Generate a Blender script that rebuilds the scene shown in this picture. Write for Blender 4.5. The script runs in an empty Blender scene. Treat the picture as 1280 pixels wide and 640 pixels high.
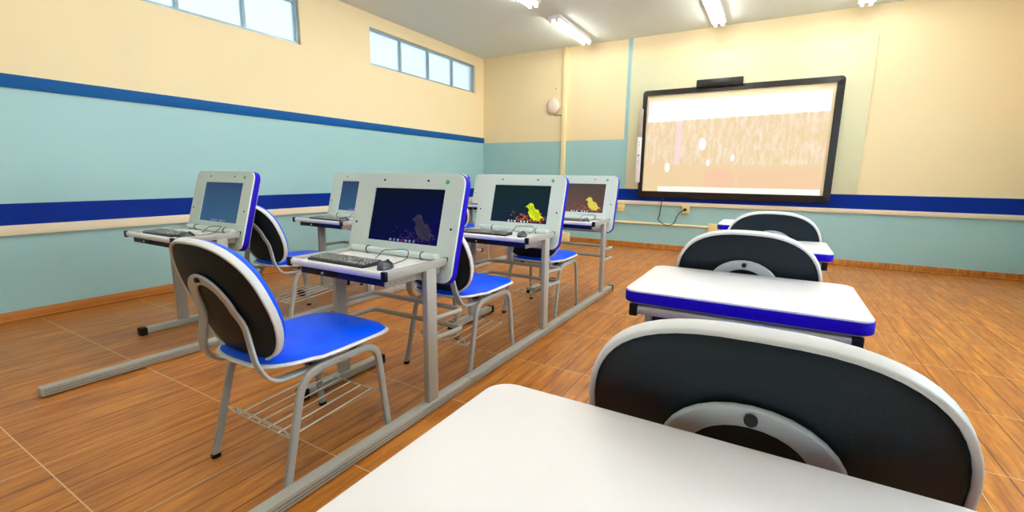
import bpy, bmesh, math, random
from mathutils import Vector, Matrix, Euler
random.seed(7)
C = bpy.context.scene.collection
PI = math.pi

# ------------------------------------------------------------------ camera
CAM_LOC = Vector((0, 0, 1.15))
fw = Vector((-0.4920789, 0.85245375, -0.1765813))
rt = Vector((0.86495199, 0.50171809, 0.01170477))
up = rt.cross(fw)
cam_data = bpy.data.cameras.new('camera')
cam_data.sensor_fit = 'HORIZONTAL'
cam_data.sensor_width = 36
cam_data.lens = 565.626 / 1280 * 36
cam_data.clip_start = 0.02
cam = bpy.data.objects.new('camera', cam_data)
C.objects.link(cam)
M = Matrix((rt, up, -fw)).transposed().to_4x4()
M.translation = CAM_LOC
cam.matrix_world = M
bpy.context.scene.camera = cam

# ------------------------------------------------------------------ world, exposure
W = bpy.data.worlds.new('sky')
bpy.context.scene.world = W
W.use_nodes = True
bg = W.node_tree.nodes['Background']
bg.inputs[0].default_value = (0.75, 0.87, 1.0, 1)
bg.inputs[1].default_value = 1.6
vs = bpy.context.scene.view_settings
vs.view_transform = 'Standard'
vs.look = 'None'
vs.gamma = 1
vs.use_curve_mapping = False
vs.exposure = 0.0
LAMP_STRENGTH = 11.0          # fluorescent tubes on the ceiling
ADDED_DAYLIGHT_W = 115.0            # added lamps outside the unseen right-wall windows

# room numbers
XL, XR, YB, YF, ZC = -4.93, 2.7, 7.4, -2.6, 3.25


def area(name, loc, rot, sx, sy, watts, col):
    l = bpy.data.lights.new(name, 'AREA')
    l.shape = 'RECTANGLE'
    l.size, l.size_y, l.energy, l.color = sx, sy, watts, col
    o = bpy.data.objects.new(name, l)
    o.location = loc
    o.rotation_euler = rot
    C.objects.link(o)
    return o


# daylight lamps added just outside the unseen right-wall windows, shining in
for k, yy in enumerate((2.2, 5.0)):
    area('window_daylight', (XR + 0.3, yy, 1.75), (0, math.radians(78), 0), 1.3, 2.0, ADDED_DAYLIGHT_W, (0.88, 0.94, 1.0))


# ------------------------------------------------------------------ materials
def srgb(r, g, b):
    f = lambda c: (c / 255) / 12.92 if c / 255 <= 0.04045 else ((c / 255 + 0.055) / 1.055) ** 2.4
    return (f(r), f(g), f(b), 1)


def mat(name, col, rough=0.5, metal=0.0, noise=0.0, nscale=20, bump=0.0, bscale=200, emis=None, estr=0.0, coat=0.0, spec=0.5):
    m = bpy.data.materials.new(name)
    m.use_nodes = True
    nt = m.node_tree
    b = nt.nodes['Principled BSDF']
    b.inputs['Base Color'].default_value = col
    b.inputs['Roughness'].default_value = rough
    b.inputs['Metallic'].default_value = metal
    b.inputs['Coat Weight'].default_value = coat
    b.inputs['Specular IOR Level'].default_value = spec
    tc = nt.nodes.new('ShaderNodeTexCoord')
    if noise:
        n = nt.nodes.new('ShaderNodeTexNoise')
        n.inputs['Scale'].default_value = nscale
        n.inputs['Detail'].default_value = 4
        nt.links.new(tc.outputs['Object'], n.inputs['Vector'])
        mx = nt.nodes.new('ShaderNodeMix')
        mx.data_type = 'RGBA'
        mx.inputs[6].default_value = tuple(c * (1 - noise) for c in col[:3]) + (1,)
        mx.inputs[7].default_value = tuple(min(1, c * (1 + noise)) for c in col[:3]) + (1,)
        nt.links.new(n.outputs['Fac'], mx.inputs[0])
        nt.links.new(mx.outputs[2], b.inputs['Base Color'])
    if bump:
        n2 = nt.nodes.new('ShaderNodeTexNoise')
        n2.inputs['Scale'].default_value = bscale
        nt.links.new(tc.outputs['Object'], n2.inputs['Vector'])
        bp = nt.nodes.new('ShaderNodeBump')
        bp.inputs['Strength'].default_value = bump
        bp.inputs['Distance'].default_value = 0.002
        nt.links.new(n2.outputs['Fac'], bp.inputs['Height'])
        nt.links.new(bp.outputs['Normal'], b.inputs['Normal'])
    if emis:
        b.inputs['Emission Color'].default_value = emis
        b.inputs['Emission Strength'].default_value = estr
    return m


CREAM = mat('cream_wall_paint', srgb(246, 227, 182), 0.7, noise=0.03, nscale=2, bump=0.15, bscale=60)
TEAL = mat('aqua_wall_paint', srgb(160, 204, 206), 0.4, noise=0.03, nscale=2, bump=0.15, bscale=60)
NAVY = mat('royal_blue_wall_stripe', srgb(0, 40, 138), 0.5, noise=0.06, nscale=3, spec=.12)
STRIPE = mat('blue_border_board', srgb(0, 84, 150), 0.5, noise=0.06, nscale=3, spec=.15)
CEIL = mat('ceiling_paint', srgb(226, 236, 232), 0.8, noise=0.02, nscale=3)
TRUNK = mat('ivory_plastic_trunking', srgb(240, 226, 196), 0.45, noise=0.03, nscale=6)
CREAMPIPE = mat('cream_painted_conduit', srgb(250, 232, 178), 0.45, noise=0.03, nscale=6)
OUTLET = mat('yellowed_outlet_plastic', srgb(240, 218, 150), 0.4)
METAL = mat('light_grey_painted_steel', srgb(176, 176, 168), 0.35, noise=0.03, nscale=15, spec=0.5)
CHAIRM = mat('silver_grey_chair_tube', srgb(166, 170, 168), 0.3, noise=0.03, nscale=15, spec=0.6)
WIRE = mat('pale_rack_wire', srgb(205, 205, 195), 0.35, metal=0.3)
WHITE = mat('white_laminate', srgb(251, 251, 253), 0.35, noise=0.01, nscale=8)
PANELF = mat('white_grey_panel_face', srgb(224, 240, 235), 0.5, noise=0.015, nscale=6)
BLUEEDGE = mat('violet_blue_edge_banding', srgb(30, 2, 190), 0.5, noise=0.04, nscale=10, spec=.15)
NAVYBOX = mat('dark_navy_steel_box', srgb(18, 32, 74), 0.5, noise=0.06, nscale=12, spec=.2)
BLACK = mat('black_plastic', srgb(7, 7, 9), 0.45, bump=0.2, bscale=400, spec=.3)
SHELL = mat('black_back_shell', srgb(16, 30, 40), 0.5, bump=0.4, bscale=500, spec=.25)
RIM = mat('light_grey_plastic_rim', srgb(236, 239, 240), 0.4, noise=0.02, nscale=10)
BRACK = mat('silver_back_bracket', srgb(190, 198, 205), 0.35, noise=0.02, nscale=10, metal=0.1)
BLUEPAD = mat('bright_blue_vinyl', srgb(0, 86, 252), 0.38, noise=0.05, nscale=5, bump=0.35, bscale=260, spec=0.18)
GREEN = mat('green_sticker', srgb(40, 200, 110), 0.5)
KEYBED = mat('dark_keyboard_base', srgb(18, 19, 21), 0.4, noise=0.05, nscale=30)
KEYCAP = mat('worn_grey_keycap', srgb(128, 130, 126), 0.25, spec=1.0)  # black keys coloured grey to stand in for their glare
MOUSEM = mat('glossy_dark_grey_mouse', srgb(44, 50, 60), 0.22, noise=0.05, nscale=30, spec=0.7)
CABLE = mat('black_cable', srgb(14, 14, 16), 0.45)
FRAMEB = mat('black_board_frame', srgb(22, 20, 18), 0.35, noise=0.05, nscale=6)
BOARD = mat('cream_board_surface', srgb(248, 230, 190), 0.5)
BALL = mat('off_white_speaker_shell', srgb(238, 222, 205), 0.5, noise=0.03, nscale=20)
ALU = mat('pale_window_frame', srgb(150, 175, 185), 0.35, metal=0.3)
BASEB = None


def glass_mat():
    m = bpy.data.materials.new('patterned_window_glass')
    m.use_nodes = True
    nt = m.node_tree
    b = nt.nodes['Principled BSDF']
    b.inputs['Base Color'].default_value = (0.85, 0.95, 1, 1)
    b.inputs['Roughness'].default_value = 0.35
    b.inputs['Transmission Weight'].default_value = 0.9
    b.inputs['IOR'].default_value = 1.3
    n = nt.nodes.new('ShaderNodeTexVoronoi')
    n.inputs['Scale'].default_value = 40
    tc = nt.nodes.new('ShaderNodeTexCoord')
    nt.links.new(tc.outputs['Object'], n.inputs['Vector'])
    bp = nt.nodes.new('ShaderNodeBump')
    bp.inputs['Strength'].default_value = 0.5
    nt.links.new(n.outputs['Distance'], bp.inputs['Height'])
    nt.links.new(bp.outputs['Normal'], b.inputs['Normal'])
    return m


GLASS = glass_mat()


class NT:
    """tiny node helper"""
    def __init__(s, m):
        m.use_nodes = True
        s.nt = m.node_tree
        s.b = s.nt.nodes['Principled BSDF']
        s.tc = s.nt.nodes.new('ShaderNodeTexCoord')

    def val(s, sock, v):
        if isinstance(v, (int, float)):
            sock.default_value = v
        elif isinstance(v, tuple):
            sock.default_value = v
        else:
            s.nt.links.new(v, sock)

    def math(s, op, a, b=None, c=None, clamp=False):
        n = s.nt.nodes.new('ShaderNodeMath')
        n.operation = op
        n.use_clamp = clamp
        s.val(n.inputs[0], a)
        if b is not None:
            s.val(n.inputs[1], b)
        if c is not None:
            s.val(n.inputs[2], c)
        return n.outputs[0]

    def mix(s, f, a, b):
        n = s.nt.nodes.new('ShaderNodeMix')
        n.data_type = 'RGBA'
        s.val(n.inputs[0], f)
        s.val(n.inputs[6], a)
        s.val(n.inputs[7], b)
        return n.outputs[2]

    def noise(s, vec, scale, detail=4, rough=0.55):
        n = s.nt.nodes.new('ShaderNodeTexNoise')
        n.inputs['Scale'].default_value = scale
        n.inputs['Detail'].default_value = detail
        n.inputs['Roughness'].default_value = rough
        s.nt.links.new(vec, n.inputs['Vector'])
        return n.outputs['Fac']

    def xyz(s, vec=None):
        n = s.nt.nodes.new('ShaderNodeSeparateXYZ')
        s.nt.links.new(vec or s.tc.outputs['Object'], n.inputs[0])
        return n.outputs

    def comb(s, x, y, z):
        n = s.nt.nodes.new('ShaderNodeCombineXYZ')
        s.val(n.inputs[0], x)
        s.val(n.inputs[1], y)
        s.val(n.inputs[2], z)
        return n.outputs[0]


def wood_floor(name, tile=0.635, planks=5, ox=-1.13, oy=1.74, vertical=False):
    """wood-look porcelain tiles: pale grout grid, dark plank joints inside each tile"""
    m = bpy.data.materials.new(name)
    h = NT(m)
    x, y, z = h.xyz()[0:3]
    if vertical:
        y = z
    u = h.math('DIVIDE', h.math('SUBTRACT', x, ox), tile)
    v = h.math('DIVIDE', h.math('SUBTRACT', y, oy), tile)
    fu, fv = h.math('FRACT', u), h.math('FRACT', v)
    iu, iv = h.math('FLOOR', u), h.math('FLOOR', v)
    pu = h.math('MULTIPLY', u, planks)
    ip, fp = h.math('FLOOR', pu), h.math('FRACT', pu)
    wn = h.nt.nodes.new('ShaderNodeTexWhiteNoise')
    h.nt.links.new(h.comb(ip, iv, 0.0), wn.inputs['Vector'])
    rnd = wn.outputs['Value']
    # stretched grain, shifted for every plank
    gv = h.comb(h.math('ADD', h.math('MULTIPLY', x, 26), h.math('MULTIPLY', rnd, 31)), h.math('ADD', h.math('MULTIPLY', y, 3.0), h.math('MULTIPLY', rnd, 17)), 0.0)
    g1 = h.noise(gv, 1.0, 6, 0.65)
    gv2 = h.comb(h.math('MULTIPLY', x, 90), h.math('MULTIPLY', y, 9), rnd)
    g2 = h.noise(gv2, 1.0, 3, 0.6)
    base = h.mix(h.math('MULTIPLY', h.math('SUBTRACT', g1, 0.3), 2.4, clamp=True), srgb(144, 72, 8), srgb(244, 166, 68))
    base = h.mix(h.math('MULTIPLY', g2, 0.35), base, srgb(120, 62, 18))
    base = h.mix(h.math('MULTIPLY', rnd, 0.30), base, srgb(146, 78, 26))
    # dark plank joints
    dp = h.math('MINIMUM', fp, h.math('SUBTRACT', 1.0, fp))
    base = h.mix(h.math('MULTIPLY', h.math('LESS_THAN', dp, 0.022), 0.85), base, srgb(58, 30, 12))
    # pale grout
    du = h.math('MINIMUM', fu, h.math('SUBTRACT', 1.0, fu))
    dv = h.math('MINIMUM', fv, h.math('SUBTRACT', 1.0, fv))
    gr = h.math('LESS_THAN', h.math('MINIMUM', du, dv), 0.0036)
    base = h.mix(h.math('MULTIPLY', gr, 0.75), base, srgb(232, 200, 165))
    h.nt.links.new(base, h.b.inputs['Base Color'])
    h.nt.links.new(h.math('ADD', 0.26, h.math('MULTIPLY', g1, 0.2)), h.b.inputs['Roughness'])
    bp = h.nt.nodes.new('ShaderNodeBump')
    bp.inputs['Strength'].default_value = 0.05
    bp.inputs['Distance'].default_value = 0.002
    h.nt.links.new(g2, bp.inputs['Height'])
    h.nt.links.new(bp.outputs['Normal'], h.b.inputs['Normal'])
    return m


FLOOR = wood_floor('wood_look_tile_floor')
BASEB = wood_floor('wood_look_tile_skirting', tile=0.4, planks=8, ox=0, oy=0.02, vertical=True)


def screen_mat(name, c0, c1, c2, strength):
    """lit LCD wallpaper: picture colours across the screen (object x across, z up)"""
    m = bpy.data.materials.new(name)
    h = NT(m)
    gx, gy, gz = h.xyz(h.tc.outputs['Generated'])[0:3]
    n = h.noise(h.tc.outputs['Object'], 5, 3)
    a = h.mix(gz, c0, c1)
    a = h.mix(h.math('MULTIPLY', h.math('MULTIPLY', gx, h.math('SUBTRACT', 1.0, gz)), h.math('ADD', n, 0.2), clamp=True), a, c2)
    h.b.inputs['Base Color'].default_value = (0.001, 0.001, 0.002, 1)
    h.b.inputs['Roughness'].default_value = 0.35
    h.b.inputs['Specular IOR Level'].default_value = 0.05
    h.nt.links.new(a, h.b.inputs['Emission Color'])
    h.b.inputs['Emission Strength'].default_value = strength
    return m


SCR_NAVY = screen_mat('navy_lit_screen', srgb(1, 12, 52), srgb(0, 14, 38), srgb(12, 4, 96), 0.9)
SCR_BLUE = screen_mat('slate_blue_lit_screen', srgb(52, 92, 132), srgb(48, 70, 104), srgb(60, 100, 120), 0.9)
SCR_TEAL = screen_mat('dark_green_lit_screen', srgb(22, 44, 62), srgb(22, 44, 42), srgb(26, 40, 60), 0.9)
SCR_BROWN = screen_mat('brown_grey_lit_screen', srgb(120, 88, 78), srgb(84, 74, 64), srgb(80, 60, 60), 0.9)


def emit(name, col, s):
    return mat(name, (col[0] * .3, col[1] * .3, col[2] * .3, 1), 0.3, emis=col, estr=s)


BIRD_Y = emit('yellow_bird_pixels', srgb(206, 220, 8), 0.85)
BIRD_Y2 = emit('lime_bird_pixels', srgb(164, 190, 4), 0.85)
BIRD_DIM = emit('dim_bird_pixels', srgb(40, 46, 70), 0.6)
BIRD_DIM2 = emit('purple_bird_pixels', srgb(36, 12, 76), 0.5)
BIRD_OLD = emit('soft_yellow_bird_pixels', srgb(196, 184, 62), 0.95)
LEAF_O = emit('orange_leaf_pixels', srgb(205, 96, 34), 0.85)
LEAF_B = emit('rust_leaf_pixels', srgb(128, 84, 62), 0.8)
LEAF_R = emit('red_leaf_pixels', srgb(160, 80, 66), 0.85)
DOCK = emit('black_dock_pixels', srgb(12, 10, 24), 0.6)
ICON = emit('pale_icon_pixels', srgb(214, 218, 226), 0.9)
ICON_R = emit('maroon_icon_pixels', srgb(120, 30, 70), 0.8)
ICON_DIM = emit('grey_icon_pixels', srgb(128, 140, 172), 0.8)


# ------------------------------------------------------------------ mesh helpers
def link(o, parent=None):
    C.objects.link(o)
    if parent is not None:
        o.parent = parent
    return o


def obj(name, bm, mats, parent=None, smooth=True, angle=40):
    me = bpy.data.meshes.new(name)
    bmesh.ops.recalc_face_normals(bm, faces=bm.faces)
    bm.to_mesh(me)
    bm.free()
    for m in (mats if isinstance(mats, (list, tuple)) else [mats]):
        me.materials.append(m)
    if smooth:
        for p in me.polygons:
            p.use_smooth = True
        me.set_sharp_from_angle(angle=math.radians(angle))
    o = bpy.data.objects.new(name, me)
    return link(o, parent)


def tag(o, label=None, cat=None, group=None, kind=None):
    if label: o['label'] = label
    if cat: o['category'] = cat
    if group: o['group'] = group
    if kind: o['kind'] = kind
    return o


def thing(name, loc, rz=0, label=None, cat=None, group=None):
    o = bpy.data.objects.new(name, None)
    o.empty_display_size = 0.1
    o.location = loc
    o.rotation_euler = (0, 0, rz)
    C.objects.link(o)
    return tag(o, label, cat, group)


def copy_tree(o, parent=None):
    c = o.copy()
    C.objects.link(c)
    if parent is not None:
        c.parent = parent
    for ch in [q for q in bpy.data.objects if q.parent == o]:
        copy_tree(ch, c)
    return c


def box(bm, x0, x1, y0, y1, z0, z1, bev=0.0, seg=2, mi=0, mtx=None):
    vs_ = [bm.verts.new((x, y, z)) for x in (x0, x1) for y in (y0, y1) for z in (z0, z1)]
    idx = [(0, 1, 3, 2), (4, 6, 7, 5), (0, 4, 5, 1), (2, 3, 7, 6), (0, 2, 6, 4), (1, 5, 7, 3)]
    fs = [bm.faces.new([vs_[i] for i in f]) for f in idx]
    for f in fs:
        f.material_index = mi
    geo = set(vs_)
    if bev > 0:
        es = list({e for f in fs for e in f.edges})
        r = bmesh.ops.bevel(bm, geom=es, offset=bev, segments=seg, profile=0.5, affect='EDGES', clamp_overlap=True)
        for f in r['faces']:
            f.material_index = mi
        geo = set()
        for f in fs:
            if f.is_valid:
                geo |= set(f.verts)
        for f in r['faces']:
            geo |= set(f.verts)
    if mtx is not None:
        bmesh.ops.transform(bm, matrix=mtx, verts=[v for v in geo if v.is_valid])
    return bm


def one_box(name, dims, m, parent=None, bev=0.003, mtx=None):
    bm = bmesh.new()
    box(bm, *dims, bev=bev, mtx=mtx)
    return obj(name, bm, m, parent)


def fillet(pts, r, n=6, closed=False):
    pts = [Vector(p) for p in pts]
    out = []
    N = len(pts)
    for i, p in enumerate(pts):
        if not closed and i in (0, N - 1):
            out.append(p)
            continue
        a, b = pts[(i - 1) % N], pts[(i + 1) % N]
        d1, d2 = (a - p), (b - p)
        rr = r[i] if isinstance(r, (list, tuple)) else r
        k = min(rr, d1.length * 0.49, d2.length * 0.49)
        if k < 1e-5:
            out.append(p)
            continue
        s, e = p + d1.normalized() * k, p + d2.normalized() * k
        for j in range(n + 1):
            t = j / n
            out.append(s * (1 - t) ** 2 + p * 2 * t * (1 - t) + e * t * t)
    return out


def circle(r, n=10, ry=None):
    ry = ry or r
    return [(r * math.cos(2 * PI * k / n), ry * math.sin(2 * PI * k / n)) for k in range(n)]


def rrect(w, h, r=0.004, n=2):
    out = []
    for cx, cy, a0 in ((w / 2 - r, h / 2 - r, 0), (-w / 2 + r, h / 2 - r, 90), (-w / 2 + r, -h / 2 + r, 180), (w / 2 - r, -h / 2 + r, 270)):
        for k in range(n + 1):
            a = math.radians(a0 + 90 * k / n)
            out.append((cx + r * math.cos(a), cy + r * math.sin(a)))
    return out


def sweep(bm, pts, sec, up0=(0, 0, 1), closed=False, mi=0):
    """sweep a 2-D section (a along side, b along up) along a path"""
    pts = [Vector(p) for p in pts]
    N = len(pts)
    tans = []
    for i in range(N):
        if closed:
            t = pts[(i + 1) % N] - pts[(i - 1) % N]
        else:
            t = pts[min(i + 1, N - 1)] - pts[max(i - 1, 0)]
        tans.append(t.normalized())
    u = Vector(up0)
    u = (u - tans[0] * u.dot(tans[0])).normalized()
    rings = []
    for i in range(N):
        if i:
            q = tans[i - 1].rotation_difference(tans[i])
            u = q @ u
        u = (u - tans[i] * u.dot(tans[i])).normalized()
        s = tans[i].cross(u)
        rings.append([bm.verts.new(pts[i] + s * a + u * b) for a, b in sec])
    K = len(sec)
    rng = range(N) if closed else range(N - 1)
    for i in rng:
        A, B = rings[i], rings[(i + 1) % N]
        for k in range(K):
            f = bm.faces.new((A[k], A[(k + 1) % K], B[(k + 1) % K], B[k]))
            f.material_index = mi
    if not closed:
        bm.faces.new(rings[0][::-1]).material_index = mi
        bm.faces.new(rings[-1]).material_index = mi
    return bm


def swept(name, pts, sec, m, parent=None, up0=(0, 0, 1), closed=False):
    bm = bmesh.new()
    sweep(bm, pts, sec, up0, closed)
    return obj(name, bm, m, parent)


def rpoly(w, h, r, n=6, x0=0, y0=0):
    """rounded rectangle outline, corner (x0,y0)"""
    rs = r if isinstance(r, (list, tuple)) else [r] * 4
    out = []
    for (cx, cy, a0), q in zip(((1, 1, 0), (0, 1, 90), (0, 0, 180), (1, 0, 270)), rs):
        px = x0 + (w - q if cx else q)
        py = y0 + (h - q if cy else q)
        for k in range(n + 1):
            a = math.radians(a0 + 90 * k / n)
            out.append((px + q * math.cos(a), py + q * math.sin(a)))
    return out


def prism(bm, outline, t0, t1, fn=lambda a, b, t: (a, t, b), mi=0, bev=0.0):
    """extrude outline (a,b) from t0 to t1; with bev the rims are inset"""
    levels = [(t0, 0.0), (t1, 0.0)]
    if bev:
        levels = [(t0, bev), (t0 + bev * .3, bev * .3), (t0 + bev, 0), (t1 - bev, 0), (t1 - bev * .3, bev * .3), (t1, bev)]
    cx = sum(p[0] for p in outline) / len(outline)
    cy = sum(p[1] for p in outline) / len(outline)
    rings = []
    for t, ins in levels:
        ring = []
        for a, b in outline:
            d = math.hypot(a - cx, b - cy)
            k = 1 - ins / d
            ring.append(bm.verts.new(fn(cx + (a - cx) * k, cy + (b - cy) * k, t)))
        rings.append(ring)
    K = len(outline)
    for A, B in zip(rings, rings[1:]):
        for k in range(K):
            bm.faces.new((A[k], A[(k + 1) % K], B[(k + 1) % K], B[k])).material_index = mi
    bm.faces.new(rings[0][::-1]).material_index = mi
    bm.faces.new(rings[-1]).material_index = mi
    return bm


# ------------------------------------------------------------------ room shell
def wall_mesh(name, plane, us, zs, cell, mats, thick=0.14):
    """plane: fn(u, z, depth) -> xyz; cell(u, z) -> material index or None for an opening"""
    bm = bmesh.new()
    for a, b in zip(us, us[1:]):
        for c, d in zip(zs, zs[1:]):
            k = cell((a + b) / 2, (c + d) / 2)
            if k is None:
                continue
            vs_ = [bm.verts.new(plane(u, z, t)) for u in (a, b) for z in (c, d) for t in (0, thick)]
            for f in [(0, 1, 3, 2), (4, 6, 7, 5), (0, 4, 5, 1), (2, 3, 7, 6), (0, 2, 6, 4), (1, 5, 7, 3)]:
                bm.faces.new([vs_[i] for i in f]).material_index = k
    o = obj(name, bm, mats, smooth=False)
    return tag(o, kind='structure')


tag(one_box('floor', (XL - .14, XR + .14, YF - .14, YB + .14, -0.1, 0), FLOOR, bev=0), kind='structure')
tag(one_box('ceiling', (XL - .14, XR + .14, YF - .14, YB + .14, ZC, ZC + .1), CEIL, bev=0), kind='structure')

# left wall, with high strip windows
LW = [(6.55 - 1.9, 7.12), (1.1, 3.6), (-1.9, 0.4)]
WZ0, WZ1 = 2.6, 3.08
us = sorted({YF - .14, YB} | {q for w in LW for q in w})


def cell_left(u, z):
    if WZ0 < z < WZ1 and any(a < u < b for a, b in LW):
        return None
    return 0 if z > 1.735 else 1


wall_mesh('wall_left', lambda u, z, t: (XL - t, u, z), us, [0, 1.735, WZ0, WZ1, ZC], cell_left, [CREAM, TEAL])
# back wall
wall_mesh('wall_back', lambda u, z, t: (u, YB + t, z), [XL - .14, -2.215, -2.15, XR + .14], [0, 0.95, 1.735, ZC],
          lambda u, z: (1 if (z < 1.735 and u < -2.215) or z < .95 or (-2.215 < u < -2.15) else 0), [CREAM, TEAL])
# unseen right wall, three big windows added for daylight; front wall behind the camera
RW = [(-1.6, 0.4), (1.2, 3.2), (4.0, 6.0)]
usr = sorted({YF - .14, YB + .14} | {q for w in RW for q in w})
wall_mesh('wall_right', lambda u, z, t: (XR + t, u, z), usr, [0, 1.1, 1.735, 2.4, ZC],
          lambda u, z: None if 1.1 < z < 2.4 and any(a < u < b for a, b in RW) else (0 if z > 1.735 else 1), [CREAM, TEAL])
wall_mesh('wall_front', lambda u, z, t: (u, YF - t, z), [XL - .14, XR + .14], [0, 1.735, ZC],
          lambda u, z: 0 if z > 1.735 else 1, [CREAM, TEAL])


def window(name, x, y0, y1, z0, z1, n, side):
    """sliding window filling an opening in a side wall: frame with mullions, one pane part"""
    t = thing(name, (x, (y0 + y1) / 2, z0))
    tag(t, kind='structure')
    L, H = y1 - y0, z1 - z0
    bm = bmesh.new()
    xa, xb = (-0.09, -0.03) if side < 0 else (0.03, 0.09)
    f = 0.03
    box(bm, xa, xb, -L / 2, L / 2, 0, f)
    box(bm, xa, xb, -L / 2, L / 2, H - f, H)
    box(bm, xa, xb, -L / 2, -L / 2 + f, f, H - f)
    box(bm, xa, xb, L / 2 - f, L / 2, f, H - f)
    for k in range(1, n):
        yy = -L / 2 + L * k / n
        box(bm, xa + .005, xb - .005, yy - f / 2, yy + f / 2, f, H - f)
    obj('window_frame', bm, ALU, t, smooth=False)
    for k in range(n):
        ya = -L / 2 + L * k / n
        one_box('window_pane', ((xa + xb) / 2 - .003, (xa + xb) / 2 + .003, ya + .01, ya + L / n - .01, f * .6, H - f * .6), GLASS, t, bev=0)
    return t


for i, (a, b) in enumerate(LW):
    window('window_%d' % (i + 1), XL, a, b, WZ0, WZ1, 4, -1)
for i, (a, b) in enumerate(RW):
    window('window_%d' % (i + 4), XR, a, b, 1.1, 2.4, 3, 1)

# painted and boarded bands (slightly proud of the walls)
tag(one_box('trim_1', (XL, XL + .018, YF, YB, 1.735, 1.83), STRIPE, bev=.002), kind='structure')
tag(one_box('trim_2', (XL, XL + .006, YF, YB, 0.735, 0.895), NAVY, bev=0), kind='structure')
tag(one_box('trim_3', (XL + .006, XR, YB - .006, YB, 0.76, 0.948), NAVY, bev=0), kind='structure')
tag(one_box('trim_4', (XL, XL + .03, YF, YB, 0.66, 0.735), TRUNK, bev=.003), kind='structure')
tag(one_box('trim_5', (XL + .03, XR, YB - .03, YB, 0.705, 0.762), TRUNK, bev=.003), kind='structure')
tag(one_box('baseboard_back', (XL + .012, XR, YB - .012, YB, 0, 0.085), BASEB, bev=.002), kind='structure')
tag(one_box('baseboard_left', (XL, XL + .012, YF, YB, 0, 0.085), BASEB, bev=.002), kind='structure')
tag(one_box('baseboard_right', (XR - .012, XR, YF, YB, 0, 0.085), BASEB, bev=.002), kind='structure')


# ceiling lamps
def lamp():
    t = thing('ceiling_light', (0, 0, ZC), 0)
    bm = bmesh.new()
    box(bm, -.09, .09, -.62, .62, -.05, 0, bev=.006)
    obj('lamp_housing', bm, WHITE, t)
    for s in (-1, 1):
        swept('fluorescent_tube', [(s * .045, -.59, -.068), (s * .045, .59, -.068)], circle(.014, 10), LAMPM, t)
        for e in (-1, 1):
            one_box('tube_holder', (s * .045 - .016, s * .045 + .016, e * .60 - .014, e * .60 + .014, -.09, -.048), WHITE, t, bev=.003)
    return t


LAMPM = mat('lit_fluorescent_tube', (1, 1, 1, 1), 0.5, emis=(1, 0.965, 0.90, 1), estr=LAMP_STRENGTH * 4)
L0 = lamp()
lamps = [(x, y) for x in (-2.8, -0.9, 0.7) for y in (0.3, 2.5, 4.7, 6.5)]
names_x = {-2.8: 'left', -0.9: 'middle', 0.7: 'right'}
names_y = {0.3: 'farthest from the whiteboard', 2.5: 'third from the whiteboard', 4.7: 'second from the whiteboard', 6.5: 'nearest the whiteboard wall'}
for i, (x, y) in enumerate(lamps):
    o = L0 if i == 0 else copy_tree(L0)
    o.location = (x, y, ZC)
    tag(o, 'white twin-tube ceiling light in the %s row, %s' % (names_x[x], names_y[y]), 'ceiling light', 'fluorescent ceiling lights')

# ------------------------------------------------------------------ whiteboard wall
BXL, BXR, BZ0, BZ1 = -1.925, 0.62, 0.828, 2.44
YW = YB
bp_ = one_box('trim_6', (-2.15, 0.9, YB - .02, YB, 0.948, 2.9), mat('beige_backing_panel', srgb(222, 222, 184), 0.55, noise=.02, nscale=3), bev=.003)
tag(bp_, kind='structure')
t = thing('projection_board', (0, YB - .02, BZ0), 0, 'large black-framed board showing a washed-out projected picture', 'board')
bm = bmesh.new()
fr = 0.075
outer = rpoly(BXR - BXL, BZ1 - BZ0, 0.05, 6, BXL, 0)
inner = rpoly(BXR - BXL - 2 * fr, BZ1 - BZ0 - 2 * fr - .02, 0.004, 6, BXL + fr - .01, fr + .02)
rings = []
for prof, yy in ((outer, 0), (outer, -.05), (inner, -.06), (inner, -.03)):
    rings.append([bm.verts.new((a, yy, b)) for a, b in prof])
K = len(outer)
for A, B in zip(rings, rings[1:]):
    for k in range(K):
        bm.faces.new((A[k], A[(k + 1) % K], B[(k + 1) % K], B[k]))
obj('board_frame', bm, FRAMEB, t)
ix0, ix1, iz0, iz1 = BXL + fr - .012, BXR - fr + .012, fr + .016, BZ1 - BZ0 - fr - .002
one_box('board_surface', (ix0, ix1, -.034, -.001, iz0, iz1), BOARD, t, bev=0)


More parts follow.
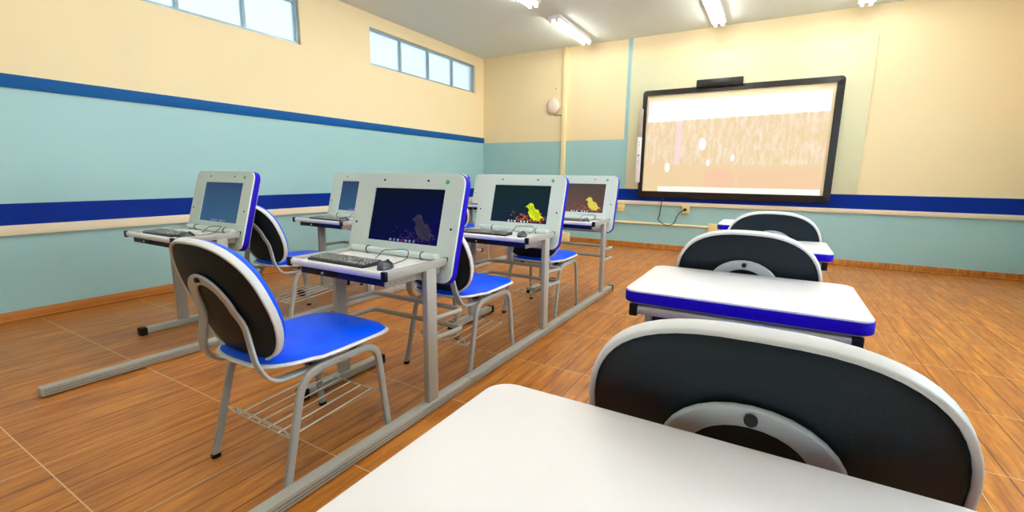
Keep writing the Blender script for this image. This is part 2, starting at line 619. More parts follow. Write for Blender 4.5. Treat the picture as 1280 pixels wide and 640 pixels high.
def projection_mat():
    m = bpy.data.materials.new('projected_picture')
    h = NT(m)
    x, y, z = h.xyz()[0:3]
    n1 = h.noise(h.comb(h.math('MULTIPLY', x, 16), 0.0, h.math('MULTIPLY', z, 5)), 1.0, 6, .7)
    n2 = h.noise(h.comb(h.math('MULTIPLY', x, 2.2), 3.0, h.math('MULTIPLY', z, 3)), 1.0, 3)
    n3 = h.noise(h.comb(h.math('MULTIPLY', x, 9), 7.0, h.math('MULTIPLY', z, 6)), 1.0, 4, .6)
    tan = h.mix(n2, srgb(238, 206, 150), srgb(240, 212, 164))
    forest = h.mix(h.math('MULTIPLY', h.math('SUBTRACT', n1, 0.44), 4.0, clamp=True), srgb(236, 206, 152), srgb(253, 236, 218))
    forest = h.mix(h.math('MULTIPLY', h.math('SUBTRACT', n3, 0.60), 9.0, clamp=True), forest, srgb(250, 222, 226))
    # forest edge wavers a little
    low = h.math('GREATER_THAN', h.math('ADD', z, h.math('MULTIPLY', h.math('SUBTRACT', n3, .5), .16)), 0.50)
    col = h.mix(low, tan, forest)
    # pink smear low on the right, pink trunk
    pk = h.math('MULTIPLY', h.math('GREATER_THAN', x, -0.95), h.math('LESS_THAN', z, 0.44))
    pk2 = h.math('LESS_THAN', h.math('ABSOLUTE', h.math('ADD', h.math('ADD', x, 0.72), h.math('MULTIPLY', n3, .2))), .26)
    col = h.mix(h.math('MULTIPLY', pk, h.math('MULTIPLY', pk2, 0.6)), col, srgb(250, 190, 160))
    col = h.mix(h.math('MULTIPLY', h.math('MULTIPLY', pk, h.math('GREATER_THAN', x, -.5)), 0.35), col, srgb(250, 190, 160))
    tr = h.math('LESS_THAN', h.math('ABSOLUTE', h.math('ADD', x, 1.36)), h.math('ADD', 0.02, h.math('MULTIPLY', n3, .05)))
    tr = h.math('MULTIPLY', tr, h.math('GREATER_THAN', z, 0.50))
    col = h.mix(h.math('MULTIPLY', tr, .8), col, srgb(250, 216, 222))
    # white sky above the sloping tree line
    sl = h.math('ADD', h.math('SUBTRACT', z, h.math('MULTIPLY', h.math('ADD', x, 1.8), 0.02)), h.math('MULTIPLY', n1, .06))
    col = h.mix(h.math('GREATER_THAN', sl, 1.17), col, srgb(255, 255, 250))
    # white blobs
    for bx, bz, r in ((-1.02, .80, .055), (-1.50, .46, .045), (-.92, .53, .03), (-.6, .60, .03)):
        d = h.math('ADD', h.math('POWER', h.math('DIVIDE', h.math('SUBTRACT', x, bx), r), 2), h.math('POWER', h.math('DIVIDE', h.math('SUBTRACT', z, bz), r * 1.7), 2))
        d = h.math('ADD', d, h.math('MULTIPLY', h.math('SUBTRACT', n1, .5), 2.0))
        col = h.mix(h.math('LESS_THAN', d, 0.9), col, srgb(255, 250, 250))
    # taskbar
    tb = h.math('MULTIPLY', h.math('LESS_THAN', z, .175), h.math('GREATER_THAN', x, -1.62))
    col = h.mix(tb, col, srgb(255, 254, 246))
    h.b.inputs['Base Color'].default_value = (0.10, 0.095, 0.09, 1)
    h.b.inputs['Roughness'].default_value = 0.6
    h.nt.links.new(col, h.b.inputs['Emission Color'])
    h.b.inputs['Emission Strength'].default_value = 0.9
    return m


bm = bmesh.new()
qs = [(-1.855, .098), (0.50, .080), (0.50, 1.452), (-1.83, 1.452)]
prism(bm, qs, -.038, -.034)
obj('projected_image', bm, projection_mat(), t, smooth=False)
# pen tray speaker bar on the frame's left edge
bar = thing('pen_bar', (BXL - .012, YB - .085, 1.055), 0, 'narrow white control bar with buttons clipped to the left edge of the board frame', 'control bar')
one_box('bar_body', (-.035, .035, -.018, .014, 0, .70), WHITE, bar, bev=.012)
one_box('grey_cover', (-.030, .034, -.022, .012, .70, 1.12), mat('grey_cover_plastic', srgb(200, 186, 172), .5), bar, bev=.012)
for k, zz in enumerate((.62, .58, .42, .34, .30)):
    bm = bmesh.new()
    r = .016 if k == 2 else .008
    prism(bm, [(a, b + zz) for a, b in circle(r, 12)], -.022, -.016)
    obj('button', bm, mat('grey_button', srgb(150, 150, 150), .5) if k == 0 else bpy.data.materials['grey_button'], bar)
bm = bmesh.new()
sweep(bm, fillet([(.0, -.004, .01), (.0, -.004, -.05), (.012, -.004, -.085)], .02), circle(.004, 6))
obj('pen_cord', bm, RIM, bar)
one_box('board_sensor', (-1.16, -.55, -.10, -.04, BZ1 - BZ0 - .02, BZ1 - BZ0 + .09), FRAMEB, t, bev=.01)

# conduits and sockets
o = one_box('vertical_conduit', (-3.30, -3.225, YB - .045, YB, 0.085, ZC), CREAMPIPE, bev=.01)
tag(o, 'cream vertical cable conduit running up the back wall', 'conduit')
o = one_box('conduit_foot_box', (-3.33, -3.09, YB - .09, YB, 0.0, 0.16), CREAMPIPE, bev=.008)
tag(o, 'cream boxed foot at the base of the vertical conduit', 'cable box')
bm = bmesh.new()
sweep(bm, [(-3.22, YB - .014, .405), (-.82, YB - .014, .405)], circle(.017, 10))
tag(obj('horizontal_conduit', bm, CREAMPIPE), 'thin cream conduit running low along the back wall', 'conduit')
bm = bmesh.new()
box(bm, -.84, -.72, YB - .05, YB, .32, .46, bev=.008)
tag(obj('junction_box', bm, OUTLET), 'square cream junction box ending the low conduit', 'junction box')


def outlet(x, z, lab, plug):
    t = thing('wall_socket', (x, YB, z), 0, lab, 'socket', 'wall sockets under the trunking')
    one_box('socket_body', (-.055, .055, -.045, 0, -.06, .06), OUTLET, t, bev=.008)
    bm = bmesh.new()
    prism(bm, circle(.024, 14), -.048, -.044)
    obj('socket_face', bm, mat('socket_face_plastic', srgb(235, 200, 110), .5), t)
    return t


outlet(-2.19, .640, 'cream wall socket left of the board with nothing plugged in', False)
outlet(-1.185, .655, 'cream wall socket under the board with a black plug in it', True)
cb = thing('power_cable', (0, YB - .02, 0), 0, 'black cable drooping from the board trunking to the wall socket', 'cable')
bm = bmesh.new()
path = [(-1.53, -.008, .86), (-1.55, -.03, .70), (-1.57, -.012, .54), (-1.60, -.01, .48), (-1.52, -.02, .42), (-1.42, -.02, .385), (-1.33, -.02, .44), (-1.305, -.02, .55), (-1.25, -.03, .62), (-1.19, -.05, .655)]
sweep(bm, fillet(path, .05, 5), circle(.0065, 7), up0=(0, 1, 0))
obj('cord', bm, CABLE, cb)
bm = bmesh.new()
prism(bm, [(a - 1.185, b + .655) for a, b in circle(.022, 12)], -.072, -.028)
obj('plug', bm, BLACK, cb)

# round device by the conduit
sp = thing('wall_speaker', (-3.47, YB, 2.32), 0, 'round off-white speaker high on the cream wall beside the conduit', 'speaker')
bm = bmesh.new()
prof = [(0.0, -.085), (.05, -.082), (.09, -.068), (.115, -.045), (.12, -.02), (.115, 0.0)]
rings = []
for r, yy in prof[1:]:
    rings.append([bm.verts.new((r * math.cos(a), yy, r * 1.12 * math.sin(a))) for a in [2 * PI * k / 24 for k in range(24)]])
c0 = bm.verts.new((0, prof[0][1], 0))
for k in range(24):
    bm.faces.new((c0, rings[0][k], rings[0][(k + 1) % 24]))
for A, B in zip(rings, rings[1:]):
    for k in range(24):
        bm.faces.new((A[k], A[(k + 1) % 24], B[(k + 1) % 24], B[k]))
bm.faces.new(rings[-1])
obj('dome', bm, BALL, sp)
bm = bmesh.new()
sweep(bm, fillet([(.0, -.02, -.13), (.05, -.015, -.155), (.12, -.012, -.15), (.165, -.012, -.17)], .03), circle(.006, 6))
obj('speaker_wire', bm, CABLE, sp)
bm = bmesh.new()
prism(bm, circle(.008, 8), -.006, 0)
o = obj('wall_screw', bm, BLACK)
o.location = (-3.44, YB, 2.61)
tag(o, 'small dark screw in the cream wall above the round speaker', 'screw')


PERF = mat('beige_perforated_steel', srgb(160, 152, 140), .5, noise=.03)
GREYCAP = mat('dark_grey_end_cap', srgb(70, 68, 64), .5)


# ------------------------------------------------------------------ school computer desk
def bird_polys():
    """parrot silhouette, head up left, tail down right; unit box 0..1"""
    return [(.10, .78), (.02, .72), (.10, .86), (.18, .97), (.30, 1.0), (.40, .92), (.44, .78), (.56, .66), (.70, .60), (.76, .46), (.82, .34), (.98, .27), (.99, .21), (.86, .20), (.80, .10), (.70, .02), (.62, .08), (.50, .05), (.42, .14), (.30, .22), (.24, .34), (.20, .46), (.22, .60), (.18, .70)]


def poly(bm, pts, y, mi=0):
    bm.faces.new([bm.verts.new((a, y, b)) for a, b in pts]).material_index = mi


PW, PL, PT = 0.745, 0.552, 0.056        # display panel width, height, thickness
SX0, SX1, SV0, SV1 = -.2325, .2575, .180, .470


def build_panel(parent, look, L=PL, T=PT, r=.055):
    """panel in its own frame: x across, z up its face, -y is the face; returns the panel object"""
    bm = bmesh.new()
    hole = look is not None
    PW = 0.745 if hole else 0.705
    out = rpoly(PW, L, r, 7, -PW / 2, 0)
    if hole:
        # face with a rectangular opening for the screen, built as a ring
        n = 7
        inn = []
        corners = [(SX1, SV1), (SX0, SV1), (SX0, SV0), (SX1, SV0)]
        for c in corners:
            inn += [c] * (n + 1)
        ro = [bm.verts.new((a * .995, 0.0, .003 + b * .99)) for a, b in out]
        rb = [bm.verts.new((a, .004, b)) for a, b in out]
        rc = [bm.verts.new((a, .012, b)) for a, b in out]
        iv = [bm.verts.new((a, 0.0, b)) for a, b in corners]
        iv2 = [bm.verts.new((a, .010, b)) for a, b in corners]
        K = len(out)
        for k in range(K):
            k2 = (k + 1) % K
            ci, cj = k // (n + 1), k2 // (n + 1)
            if ci == cj:
                bm.faces.new((ro[k], ro[k2], iv[ci]))
            else:
                bm.faces.new((ro[k], ro[k2], iv[cj], iv[ci]))
            bm.faces.new((ro[k], rb[k], rb[k2], ro[k2]))
            bm.faces.new((rb[k], rc[k], rc[k2], rb[k2]))
        for k in range(4):
            bm.faces.new((iv[k], iv[(k + 1) % 4], iv2[(k + 1) % 4], iv2[k]))
        bm.faces.new(rc)
        bm.faces.new(iv2)
        p = obj('display_panel', bm, PANELF, parent, angle=30)
    else:
        prism(bm, out, 0, .010, bev=.002)
        p = obj('desk_lid', bm, WHITE, parent, angle=30)
    bm = bmesh.new()
    prism(bm, rpoly(PW + .006, L + .006, r + .003, 7, -PW / 2 - .003, -.003), .010 if hole else .006, T - .008 if hole else T - .005, bev=.004)
    obj('blue_edge', bm, BLUEEDGE, p)
    bm = bmesh.new()
    prism(bm, rpoly(PW - .008, L - .008, r, 7, -PW / 2 + .004, .004), T - .009, T, bev=.003)
    obj('back_cover', bm, METAL, p)
    if not hole:
        return p
    smat, birdm, birdm2, leafm, iconm = look
    bm = bmesh.new()
    box(bm, SX0 + .001, SX1 - .001, .006, .0095, SV0 + .001, SV1 - .001)
    obj('screen', bm, smat, p, smooth=False)
    W_, H_ = SX1 - SX0, SV1 - SV0
    if birdm:
        bm = bmesh.new()
        x0, z0, s, sz = SX0 + .60 * W_, SV0 + .06 * H_, .34 * W_, .48 * H_
        rj = random.Random(5)
        bp0 = bird_polys()
        pl = []
        for q0, q1 in zip(bp0, bp0[1:] + bp0[:1]):
            for f in (0, .5):
                a, b = q0[0] + (q1[0] - q0[0]) * f, q0[1] + (q1[1] - q0[1]) * f
                pl.append((x0 + (a + .022 * (rj.random() - .5) * 2) * s, z0 + (b + .022 * (rj.random() - .5) * 2) * sz))
        prism(bm, pl, .0045, .006)
        # ragged painterly flecks over the breast and wing
        rb_ = random.Random(11)
        for _ in range(60):
            a = .18 + .62 * rb_.random()
            b = .95 - .95 * a + .34 * (rb_.random() - .5)
            if not 0 < b < 1:
                continue
            cx, cz, q, an = x0 + a * s, z0 + b * sz, (.03 + .05 * rb_.random()) * s, rb_.random() * 6
            poly(bm, [(cx + q * math.cos(an + w), cz + q * (.5 + .5 * rb_.random()) * math.sin(an + w)) for w in (0, 2.0, 4.1)], .0043, 1)
        obj('wallpaper_bird', bm, [birdm, birdm2], p, smooth=False)
        bm = bmesh.new()
        rr = random.Random(3)
        for _ in range(46):
            a, b = rr.random(), rr.random() ** 1.5
            cx, cz = SX0 + (.36 + .60 * a) * W_, SV0 + (.05 + .30 * b * (1 - .3 * a)) * H_
            q = .006 + .006 * rr.random()
            an = rr.random() * 6
            poly(bm, [(cx + q * math.cos(an), cz + q * math.sin(an)), (cx + q * .4 * math.cos(an + 1.7), cz + q * .4 * math.sin(an + 1.7)), (cx + q * math.cos(an + 3.4), cz + q * math.sin(an + 3.4))], .0052, 0)
        for _ in range(40):
            cx, cz = SX0 + (.55 + .42 * rr.random()) * W_, SV0 + (.02 + .20 * rr.random() ** 1.3) * H_
            q = .006 + .009 * rr.random()
            an = rr.random() * 6
            poly(bm, [(cx + q * math.cos(an), cz + q * math.sin(an)), (cx + q * .5 * math.cos(an + 1.7), cz + q * .5 * math.sin(an + 1.7)), (cx + q * math.cos(an + 3.4), cz + q * math.sin(an + 3.4))], .0053, 0)
        obj('wallpaper_leaves', bm, leafm, p, smooth=False)
    if iconm is not ICON_DIM:
        bm = bmesh.new()
        box(bm, SX0 + .30 * W_, SX0 + .72 * W_, .0048, .006, SV0 + .004, SV0 + .07 * H_)
        obj('dock_bar', bm, DOCK, p, smooth=False)
    for k in range(7):
        bm = bmesh.new()
        cx = SX0 + (.34 + .056 * k) * W_
        cz = SV0 + .038 * H_
        q = .0075
        if k in (5,):
            prism(bm, [(cx + a, cz + b) for a, b in circle(q, 8)], .0036, .0048)
        elif k in (1, 6):
            prism(bm, [(cx - q * .6, cz - q), (cx + q * .6, cz - q * .7), (cx + q * .5, cz + q), (cx - q * .6, cz + q)], .0036, .0048)
        else:
            prism(bm, [(cx - q, cz - q * .8), (cx + q, cz - q * .8), (cx + q, cz + q * .8), (cx - q, cz + q * .8)], .0036, .0048)
        obj('dock_icon', bm, ICON_R if k == 3 else iconm, p, smooth=False)
    for (a, b) in ((-.170, .513), (.140, .513), (-.338, .27), (.330, .27)):
        bm = bmesh.new()
        prism(bm, [(a + u, b + v) for u, v in circle(.0062, 10)], -.002, .004)
        obj('bolt', bm, BLACK, p)
    bm = bmesh.new()
    prism(bm, [(.265 + u, .508 + v) for u, v in circle(.0125, 16)], -.0012, .002)
    obj('round_sticker', bm, GREEN, p)
    return p


TZ = .745          # bar top height
TWX = .3275        # half width of tray


def build_desk(name, look, closed=False, tz=TZ):
    """origin: floor, x centre, y = front edge of tray; user sits on the -y side"""
    t = thing(name, (0, 0, 0))
    D = .415
    # tray surface with rounded front lip
    bm = bmesh.new()
    prof = [(.004, tz - .033), (.0, tz - .026), (.0, tz - .010), (.006, tz - .004), (.02, tz - .003), (.03, tz - .014), (.05, tz - .018), (D - .02, tz - .018), (D - .02, tz - .033)]
    A = [bm.verts.new((-TWX + .022, y, z)) for y, z in prof]
    B = [bm.verts.new((TWX - .022, y, z)) for y, z in prof]
    for k in range(len(prof)):
        k2 = (k + 1) % len(prof)
        bm.faces.new((A[k], A[k2], B[k2], B[k]))
    bm.faces.new(A)
    bm.faces.new(B[::-1])
    obj('tray', bm, METAL if closed else WHITE, t, angle=50)
    for s in (-1, 1):
        x0, x1 = sorted((s * (TWX - .024), s * TWX))
        bb = one_box('side_bar', (x0, x1, .012, D - .006, tz - .038, tz), METAL, t, bev=.003)
        for y0, y1 in ((-.004, .014), (D - .008, D + .008)):
            one_box('end_cap', (x0 - .002, x1 + .002, y0, y1, tz - .041, tz + .002), BLACK, bb, bev=.004)
    # steel box hung under the tray, perforated sides
    bz0, bz1 = tz - .070, tz - .036
    dr = one_box('under_box', (-.255, .292, .022, .36, bz0, bz1), NAVYBOX, t, bev=.003)
    one_box('latch_plate', (-.20, .0, .016, .024, bz0 + .008, bz1 - .002), BLACK, dr, bev=.002)
    bm = bmesh.new()
    prism(bm, [(-.09 + a, (bz0 + bz1) / 2 + b) for a, b in circle(.006, 10)], .010, .018)
    obj('lock', bm, BRACK, dr)
    for s in (-1, 1):
        bm = bmesh.new()
        xs = -.262 if s < 0 else .292
        box(bm, xs, xs + .008, .024, .385, bz0 - .004, bz1, mi=0)
        xo = xs - .0006 if s < 0 else xs + .0086
        for r_ in range(2):
            for c_ in range(10):
                cy, cz = .05 + .033 * c_, bz0 + .010 + .018 * r_
                vs_ = [bm.verts.new((xo, cy + .0028 * math.cos(a), cz + .0028 * math.sin(a))) for a in [k * PI / 3 for k in range(6)]]
                bm.faces.new(vs_).material_index = 1
        obj('perforated_side', bm, [PERF, BLACK], dr, smooth=False)
    # posts, feet
    for s in (-1, 1):
        xa, xb = sorted((s * (TWX + .006), s * (TWX - .026)))
        one_box('post', (xa, xb, .250, .320, .045, tz - .036), METAL, t, bev=.004)
        xa, xb = sorted((s * (TWX + .016), s * (TWX - .036)))
        if s < 0:
            ft = one_box('foot_beam', (xa, xb, .035, .545, .012, .052), METAL, t, bev=.004)
            for y0, y1 in ((.0, .045), (.535, .572)):
                one_box('foot_cap', (xa - .004, xb + .004, y0, y1, .0, .058), BLACK, ft, bev=.008)
        else:
            y0, y1 = (-.664, .582) if not closed else (.035, .545)
            bm = bmesh.new()
            box(bm, xa, xb, y0, y1, .006, .052, bev=.004)
            for zz in (.020, .034):
                box(bm, xb - .001, xb + .0008, y0 + .01, y1 - .01, zz, zz + .0015, mi=1)
            ft = obj('floor_rail', bm, [METAL, BLACK], t)
            if closed or look[0] is SCR_BROWN:
                one_box('foot_cap', (xa - .004, xb + .004, y1 - .03, y1 + .010, .0, .058), GREYCAP, ft, bev=.006)
    # two bent footrest tubes behind the posts
    for zz in (.455, .355):
        xx = TWX - .01
        pts = fillet([(-xx, .29, zz), (-xx, .525, zz), (xx + .02, .525, zz), (xx - .01, .31, zz)], .05, 8)
        swept('footrest_tube', pts, circle(.0135, 12), METAL, t)
    # panel
    if closed:
        p = build_panel(t, None, L=.515, T=.048, r=.045)
        # lid lies flat: local z -> +y, local -y (face) -> up
        p.matrix_local = Matrix.Translation((-.0, 0.0, tz + .05)) @ Matrix.Rotation(-PI / 2, 4, 'X')
    else:
        p = build_panel(t, look)
        lean = math.atan2(.145, .525)
        p.matrix_local = Matrix.Translation((-.010, .380, .62)) @ Matrix.Rotation(-lean, 4, 'X')
        bm = bmesh.new()
        sweep(bm, [(-.31, .385, tz + .002), (.285, .385, tz + .002)], circle(.0165, 14))
        tb = obj('hinge_tube', bm, PANELF, t)
        for xx in (-.19, .19):
            bm = bmesh.new()
            ring = [(xx, .385 + .0185 * math.cos(a), tz + .002 + .0185 * math.sin(a)) for a in [2 * PI * k / 14 for k in range(14)]]
            sweep(bm, ring, circle(.0026, 6), up0=(1, 0, 0), closed=True)
            obj('cable_tie', bm, BLACK, tb)
    return t


LOOK_NAVY = (SCR_NAVY, BIRD_DIM, BIRD_DIM2, BIRD_DIM2, ICON_DIM)
LOOK_BLUE = (SCR_BLUE, None, None, None, ICON_DIM)
LOOK_TEAL = (SCR_TEAL, BIRD_Y, BIRD_Y2, LEAF_O, ICON)
LOOK_BROWN = (SCR_BROWN, BIRD_OLD, BIRD_OLD, LEAF_R, ICON)

G_OPEN = 'open school desks with built-in screens'
G_CLOSED = 'closed white-topped school desks on the right'
BX, AX = -1.6925, -3.4725


def place(o, x, y, label, cat, group, rz=0, z=0):
    o.location = (x, y, z)
    o.rotation_euler = (0, 0, rz)
    return tag(o, label, cat, group)


b1 = place(build_desk('computer_desk', LOOK_NAVY), BX, 1.32, 'nearest open computer desk with dark navy screen and long floor rail', 'desk', G_OPEN)
b2 = place(build_desk('computer_desk', LOOK_TEAL), BX, 2.57, 'open computer desk showing a bright yellow bird on a dark green screen', 'desk', G_OPEN)
b3 = place(build_desk('computer_desk', LOOK_BROWN), BX, 3.82, 'farthest desk of the middle row with yellow bird on brown screen', 'desk', G_OPEN)
a2 = place(build_desk('computer_desk', LOOK_BLUE), AX, 2.57, 'open desk by the left wall with slate blue screen, behind the nearest desk', 'desk', G_OPEN)
a1 = place(copy_tree(a2), AX, 1.32, 'open desk at the far left of the picture, nearest of the left row', 'desk', G_OPEN)
a3 = place(copy_tree(a2), AX, 3.82, 'open desk of the left row mostly hidden behind the navy-screen desk', 'desk', G_OPEN)
a4 = place(copy_tree(a2), AX, 5.07, 'last open desk of the left row, peeking out between the two big screens', 'desk', G_OPEN)

r1 = place(build_desk('closed_desk', None, closed=True, tz=.712), -.0775, 1.53, 'closed white-topped desk with blue edge in the middle of the right row', 'desk', G_CLOSED)
r0 = place(copy_tree(r1), -.075, .180, 'closed white-topped desk nearest the camera, its corner at the bottom edge', 'desk', G_CLOSED)
r2 = place(copy_tree(r1), -.06, 2.85, 'closed white-topped desk mostly hidden behind the second black chair back', 'desk', G_CLOSED)
r3 = place(copy_tree(r1), -.055, 4.18, 'farthest closed white-topped desk, small beside the last chair back', 'desk', G_CLOSED)


# ------------------------------------------------------------------ keyboards and mice
def build_keyboard(n_keys=True):
    t = thing('keyboard', (0, 0, 0))
    Wk, Dk = .385, .125
    bm = bmesh.new()
    prism(bm, rpoly(Wk, Dk, .008, 4, -Wk / 2, 0), 0, .014, fn=lambda a, b, s: (a, b, s + (b / Dk) * .006 * (s > 0)), bev=.003)
    obj('keyboard_base', bm, KEYBED, t)
    rows = [(.012, [1.25, 1.25, 1.25, 5.5, 1.25, 1.25, 1.25, 0.25, 1, 1, 1, .25, 2, 1]),
            (.033, [2.25] + [1] * 10 + [2.0, .25, -1, 1, -1, .25, 1, 1, 1]),
            (.053, [1.75] + [1] * 11 + [1.5, .25, -3, .25, 1, 1, 1]),
            (.073, [1.5] + [1] * 12 + [.75, .25, 1, 1, 1, .25, 1, 1, 1]),
            (.093, [1] * 13 + [1.25, .25, 1, 1, 1, .25, 1, 1, 1])]
    if n_keys:
        for y, ws in rows:
            tot = sum(abs(w) for w in ws)
            u = (Wk - .016) / tot
            x = -Wk / 2 + .008
            for w in ws:
                if w >= .75:
                    bm = bmesh.new()
                    z0 = .013 + y / Dk * .006
                    a, b = x + .0012, x + w * u - .0012
                    lo = [(a, y), (b, y), (b, y + .0165), (a, y + .0165)]
                    hi = [(a + .002, y + .002), (b - .002, y + .002), (b - .002, y + .0145), (a + .002, y + .0145)]
                    V0 = [bm.verts.new((p, q, z0)) for p, q in lo]
                    V1 = [bm.verts.new((p, q, z0 + .006)) for p, q in hi]
                    bm.faces.new(V1)
                    for k in range(4):
                        bm.faces.new((V0[k], V0[(k + 1) % 4], V1[(k + 1) % 4], V1[k]))
                    obj('key', bm, KEYCAP, t, smooth=False)
                x += abs(w) * u
    return t


KBG = 'black keyboards lying on the desk trays'
TRZ = TZ - .018
k0 = build_keyboard()
place(k0, BX - .075, 1.385, 'black keyboard on the tray of the nearest desk', 'keyboard', KBG, 0.0, TRZ)
place(copy_tree(k0), BX - .105, 2.665, 'black keyboard on the desk with the bright yellow bird screen', 'keyboard', KBG, 0.02, TRZ)
place(copy_tree(k0), BX - .04, 3.93, 'black keyboard on the desk with the brown bird screen', 'keyboard', KBG, -0.03, TRZ)
place(copy_tree(k0), AX - .05, 2.67, 'black keyboard on the slate blue screen desk by the left wall', 'keyboard', KBG, 0.0, TRZ)
place(copy_tree(k0), AX - .07, 1.40, 'black keyboard on the far left desk of the left row', 'keyboard', KBG, 0.02, TRZ)
place(copy_tree(k0), AX - .05, 5.17, 'black keyboard on the last desk of the left row', 'keyboard', KBG, 0.0, TRZ)


def build_mouse():
    t = thing('computer_mouse', (0, 0, 0))
    bm = bmesh.new()
    N, Mv = 20, 8
    rings = []
    for j in range(Mv + 1):
        ph = j / Mv * PI / 2
        h_ = .036 * math.sin(ph)
        r_ = math.cos(ph) ** .7 if j < Mv else 0
        if j == Mv:
            rings.append([bm.verts.new((0, -.006, h_))])
            break
        rings.append([bm.verts.new((.031 * r_ * math.cos(a) * (1 + .06 * math.sin(a)), .054 * r_ * math.sin(a) - .006 * j / Mv, h_)) for a in [2 * PI * k / N for k in range(N)]])
    for A, B in zip(rings, rings[1:]):
        for k in range(N):
            if len(B) == 1:
                bm.faces.new((A[k], A[(k + 1) % N], B[0]))
            else:
                bm.faces.new((A[k], A[(k + 1) % N], B[(k + 1) % N], B[k]))
    bm.faces.new(rings[0][::-1])
    obj('mouse_body', bm, MOUSEM, t, angle=60)
    bm = bmesh.new()
    ring = [bm2 for bm2 in []]
    W0 = [(.0035, .010), (.0035, .0), (-.0035, .0), (-.0035, .010)]
    for sx in (-.0035, .0035):
        pass
    sweep(bm, [(-.004, .022, .031), (.004, .022, .031)], circle(.0085, 12), up0=(0, 0, 1))
    obj('scroll_wheel', bm, BLACK, t)
    bm = bmesh.new()
    path = [(0, .05, .012), (-.005, .085, .006), (-.015, .12, .004), (.012, .165, .012), (.012, .20, .040), (-.02, .236, .050), (-.10, .240, .044), (-.14, .21, .045), (-.15, .19, .02), (-.16, .17, .006)]
    sweep(bm, fillet(path, .03, 4), circle(.0021, 6))
    obj('mouse_cable', bm, CABLE, t)
    return t


MG = 'dark computer mice on the desk trays'
m0 = build_mouse()
place(m0, -1.492, 1.445, 'dark grey mouse beside the keyboard on the nearest desk', 'mouse', MG, .25, TRZ)
place(copy_tree(m0), -1.50, 2.735, 'dark mouse on the desk with the bright yellow bird screen', 'mouse', MG, .1, TRZ)
place(copy_tree(m0), -1.50, 3.955, 'dark mouse on the desk with the brown bird screen', 'mouse', MG, -.1, TRZ)
place(copy_tree(m0), AX + .20, 2.70, 'dark mouse on the slate blue screen desk by the left wall', 'mouse', MG, 0, TRZ)
place(copy_tree(m0), AX + .21, 1.45, 'dark mouse on the far left desk of the left row', 'mouse', MG, 0, TRZ)


# ------------------------------------------------------------------ chair
def sup(a, n, m_=None):
    c, s = math.cos(a), math.sin(a)
    return math.copysign(abs(c) ** (2 / n), c), math.copysign(abs(s) ** (2 / n), s)


def seat_surf(u, v):
    """u,v in -1..1 -> (x, y) outline coordinate scaling and base height"""
    x = u
    y = v
    return x, y


def seat_bm(half, y0, y1, ztop, zbot, dome, n=3.6, inset=0.0, taper=.03):
    """seat slab following the pan curve: waterfall front, slight rise at rear"""
    bm = bmesh.new()
    N = 44
    cy, hy = (y0 + y1) / 2, (y1 - y0) / 2

    def zc(x, y):
        v = (y - cy) / hy
        z = -.014 * max(0, v) ** 2.5 + .012 * max(0, -v) ** 2 + .010 * (x / half) ** 2 - .010 * max(0, 0.25 - abs(v + .2)) / .25
        return z

    def ring(k, z, ins):
        vs_ = []
        for i in range(N):
            a = 2 * PI * i / N
            ex, ey = sup(a, n)
            hx = (half - ins) * (1 - taper * max(0, -ey))
            x, y = ex * hx * k, cy + ey * (hy - ins) * k
            vs_.append(bm.verts.new((x, y, z + zc(x, y))))
        return vs_
    rings = [ring(.0001, zbot, inset), ring(.6, zbot, inset), ring(.97, zbot, inset), ring(1.0, zbot + (ztop - zbot) * .5, inset)]
    for k, f in ((.985, .0), (.94, .40), (.86, .68), (.72, .88), (.5, .97), (.25, 1.0), (.0001, 1.0)):
        rings.append(ring(k, ztop + dome * f, inset))
    for A, B in zip(rings, rings[1:]):
        for i in range(N):
            bm.faces.new((A[i], A[(i + 1) % N], B[(i + 1) % N], B[i]))
    bmesh.ops.remove_doubles(bm, verts=bm.verts, dist=.0004)
    return bm


BH, BZc, BHz = .264, .700, .228       # backrest half width, centre height, half height


def back_pt(x, z, d):
    """d: distance in front (+y) of the back shell's middle surface"""
    y = -.262 - (z - .60) * (.36 if z < .75 else .29) - (.0105 if z >= .75 else 0) + .035 * (x / BH) ** 2
    nx = Vector((-.27 * x / BH, 1, .24)).normalized()
    return Vector((x, y, z)) + nx * d


def back_outline(k, N=56):
    out = []
    for i in range(N):
        ex, ey = sup(2 * PI * i / N, 2.6 if i < N / 2 else 2.7)
        w = BH * (1 - .10 * max(0, -ey - .1) - .03 * max(0, ey))
        out.append((ex * w * k, BZc + ey * BHz * k))
    return out


def back_slab(layers, N=56):
    bm = bmesh.new()
    rings = []
    for k, d in layers:
        rings.append([bm.verts.new(back_pt(x, z, d)) for x, z in back_outline(k, N)])
    for A, B in zip(rings, rings[1:]):
        for i in range(N):
            bm.faces.new((A[i], A[(i + 1) % N], B[(i + 1) % N], B[i]))
    bmesh.ops.remove_doubles(bm, verts=bm.verts, dist=.0004)
    return bm


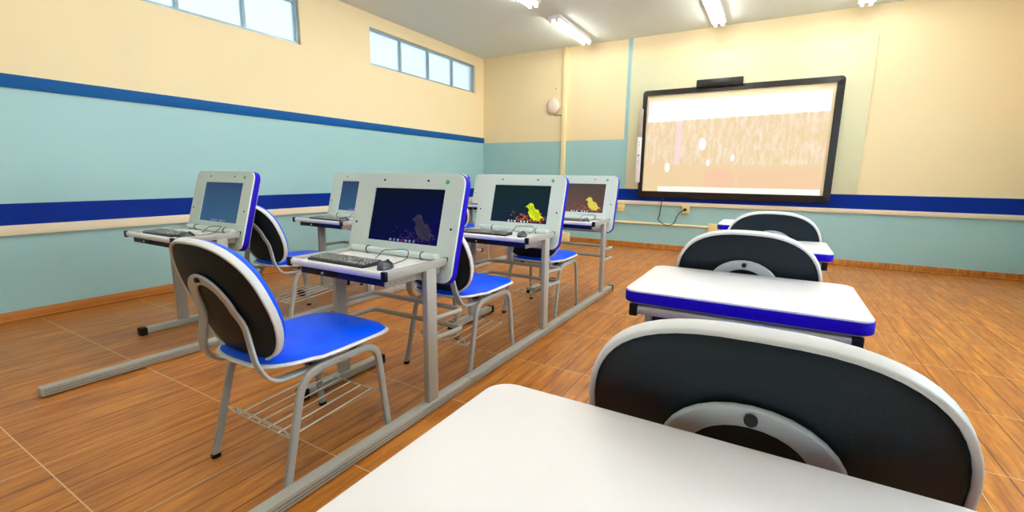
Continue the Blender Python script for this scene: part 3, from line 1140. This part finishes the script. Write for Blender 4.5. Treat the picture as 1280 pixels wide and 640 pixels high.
def build_chair():
    t = thing('school_chair', (0, 0, 0))
    # seat
    st = obj('seat', seat_bm(.233, -.265, .349, .474, .464, .028, inset=.006), BLUEPAD, t, angle=60)
    obj('seat_shell', seat_bm(.240, -.272, .356, .466, .452, .004, inset=0), RIM, st, angle=60)
    obj('seat_underside', seat_bm(.205, -.235, .325, .454, .446, .0, inset=0), BLACK, st, angle=60)
    # backrest: cushion in front, black shell behind, grey rim
    bk = obj('backrest', back_slab([(.0001, .006), (.93, .006), (.962, .012), (.962, .024), (.945, .038), (.895, .050), (.82, .055), (.6, .057), (.3, .058), (.0001, .058)]), BLUEPAD, t, angle=60)
    obj('back_shell', back_slab([(.0001, -.010), (.5, -.010), (.92, -.009), (.955, -.006), (.975, .004), (.0001, .005)]), SHELL, bk, angle=60)
    bm = bmesh.new()
    ring = [back_pt(x, z, .0) for x, z in back_outline(.980)]
    sweep(bm, ring, rrect(.011, .028, .005, 3), up0=(0, 1, 0), closed=True)
    obj('back_rim', bm, RIM, bk, angle=50)
    # side frames: rear leg, top rail, front leg in one bent tube
    for s in (-1, 1):
        x = s * .222
        pts = [(x + s * .012, -.254, .008), (x, -.150, .428), (x, .205, .434), (x + s * .006, .251, .008)]
        pts = fillet([pts[0], pts[1], pts[2], pts[3]], .085, 8)
        lg = swept('side_frame', pts, rrect(.030, .020, .007, 3), CHAIRM, t, up0=(1, 0, 0))
        for q in (pts[0], pts[-1]):
            bm = bmesh.new()
            sweep(bm, [(q[0], q[1], 0), (q[0], q[1], .016)], rrect(.034, .026, .008, 3), up0=(1, 0, 0))
            obj('foot_tip', bm, BLACK, lg)
    # cross tubes with black bolts
    for y in (-.07, .14):
        cr = swept('cross_tube', [(-.215, y, .425), (.215, y, .425)], circle(.011, 10), CHAIRM, t)
        for s in (-1, 1):
            one_box('bolt_block', (s * .16 - .018, s * .16 + .018, y - .016, y + .016, .402, .440), BLACK, cr, bev=.006)
    # bent flat bracket: arch behind the back, down and forward under the seat
    r = .106
    pth = []
    pth.append((-r, .0, .432))
    pth.append((-r, -.10, .432))
    q = .182
    base = [(-q, .02, .436), (-q, -.12, .420), (-q, -.245, .425), (-q + .01, -.285, .50), tuple(back_pt(-r - .022, .64, -.020)), tuple(back_pt(-r, .69, -.019))]
    leg = fillet(base, [0, .04, .05, .03, .04, 0], 5)
    arch = []
    for k in range(17):
        a = PI - PI * k / 16
        arch.append(back_pt(r * math.cos(a), .690 + r * math.sin(a), -.019))
    right = [Vector((-p[0], p[1], p[2])) for p in reversed(leg)]
    allp = leg + arch + right
    clean = [Vector(allp[0])]
    for p in allp[1:]:
        if (Vector(p) - clean[-1]).length > .004:
            clean.append(Vector(p))
    br = swept('back_bracket', clean, rrect(.042, .011, .004, 3), BRACK, t, up0=(0, 0, 1))
    bm = bmesh.new()
    c = back_pt(0, .692 + r, -.028)
    prism(bm, [(a + c.x, b + c.z) for a, b in circle(.009, 10)], c.y - .006, c.y + .010)
    obj('bracket_bolt', bm, BLACK, br)
    # wire book rack between the legs
    bm = bmesh.new()
    wr = circle(.0032, 6)
    front = fillet([(-.222, .232, .215), (-.17, .215, .203), (.17, .215, .203), (.222, .232, .215)], .02, 4)
    rear = fillet([(-.222, -.195, .195), (-.17, -.185, .175), (.17, -.185, .175), (.222, -.195, .195)], .02, 4)
    sweep(bm, front, wr)
    sweep(bm, rear, wr)
    for k in range(6):
        x = -.165 + .066 * k
        sweep(bm, [(x, .215, .205), (x, -.185, .177)], wr)
    sweep(bm, fillet([(-.165, -.185, .177), (-.165, -.20, .215), (.165, -.20, .215), (.165, -.185, .177)], .02, 3), wr)
    obj('book_rack', bm, WIRE, t)
    return t


CG = 'blue school chairs at the computer desks'
CG2 = 'black-backed chairs at the closed desks'
ch = build_chair()
place(ch, -1.645, 1.105, 'blue-seated chair at the bottom left, pulled up to the nearest desk', 'chair', CG)
ch1 = ch
place(copy_tree(ch), -1.635, 2.21, 'blue-seated chair just behind the navy screen, at the second desk', 'chair', CG)
place(copy_tree(ch), -1.675, 3.43, 'blue-seated chair behind the yellow bird screen, at the far middle desk', 'chair', CG, .02)
place(copy_tree(ch), -3.24, 2.19, 'blue-seated chair at the left edge in front of the slate blue screen desk', 'chair', CG)
place(copy_tree(ch), AX + .05, 3.45, 'blue-seated chair of the left row, only legs seen under the nearest desk', 'chair', CG)
place(copy_tree(ch), AX + .02, 4.72, 'chair of the left row, a sliver of black back between the two big screens', 'chair', CG)
place(copy_tree(ch), .0, 1.062, 'nearest black-backed chair with grey rim and arched silver bracket', 'chair', CG2)
place(copy_tree(ch), -.085, 2.38, 'second black-backed chair, standing beyond the middle white-topped desk', 'chair', CG2)
place(copy_tree(ch), .0, 3.66, 'farthest black-backed chair, below the projection board', 'chair', CG2)

for o in bpy.data.objects:      # the chairs of the right row are a slightly larger size
    if o.get('group') == CG2:
        o.scale = (1.045, 1.0, 1.012)
bpy.context.view_layer.update()
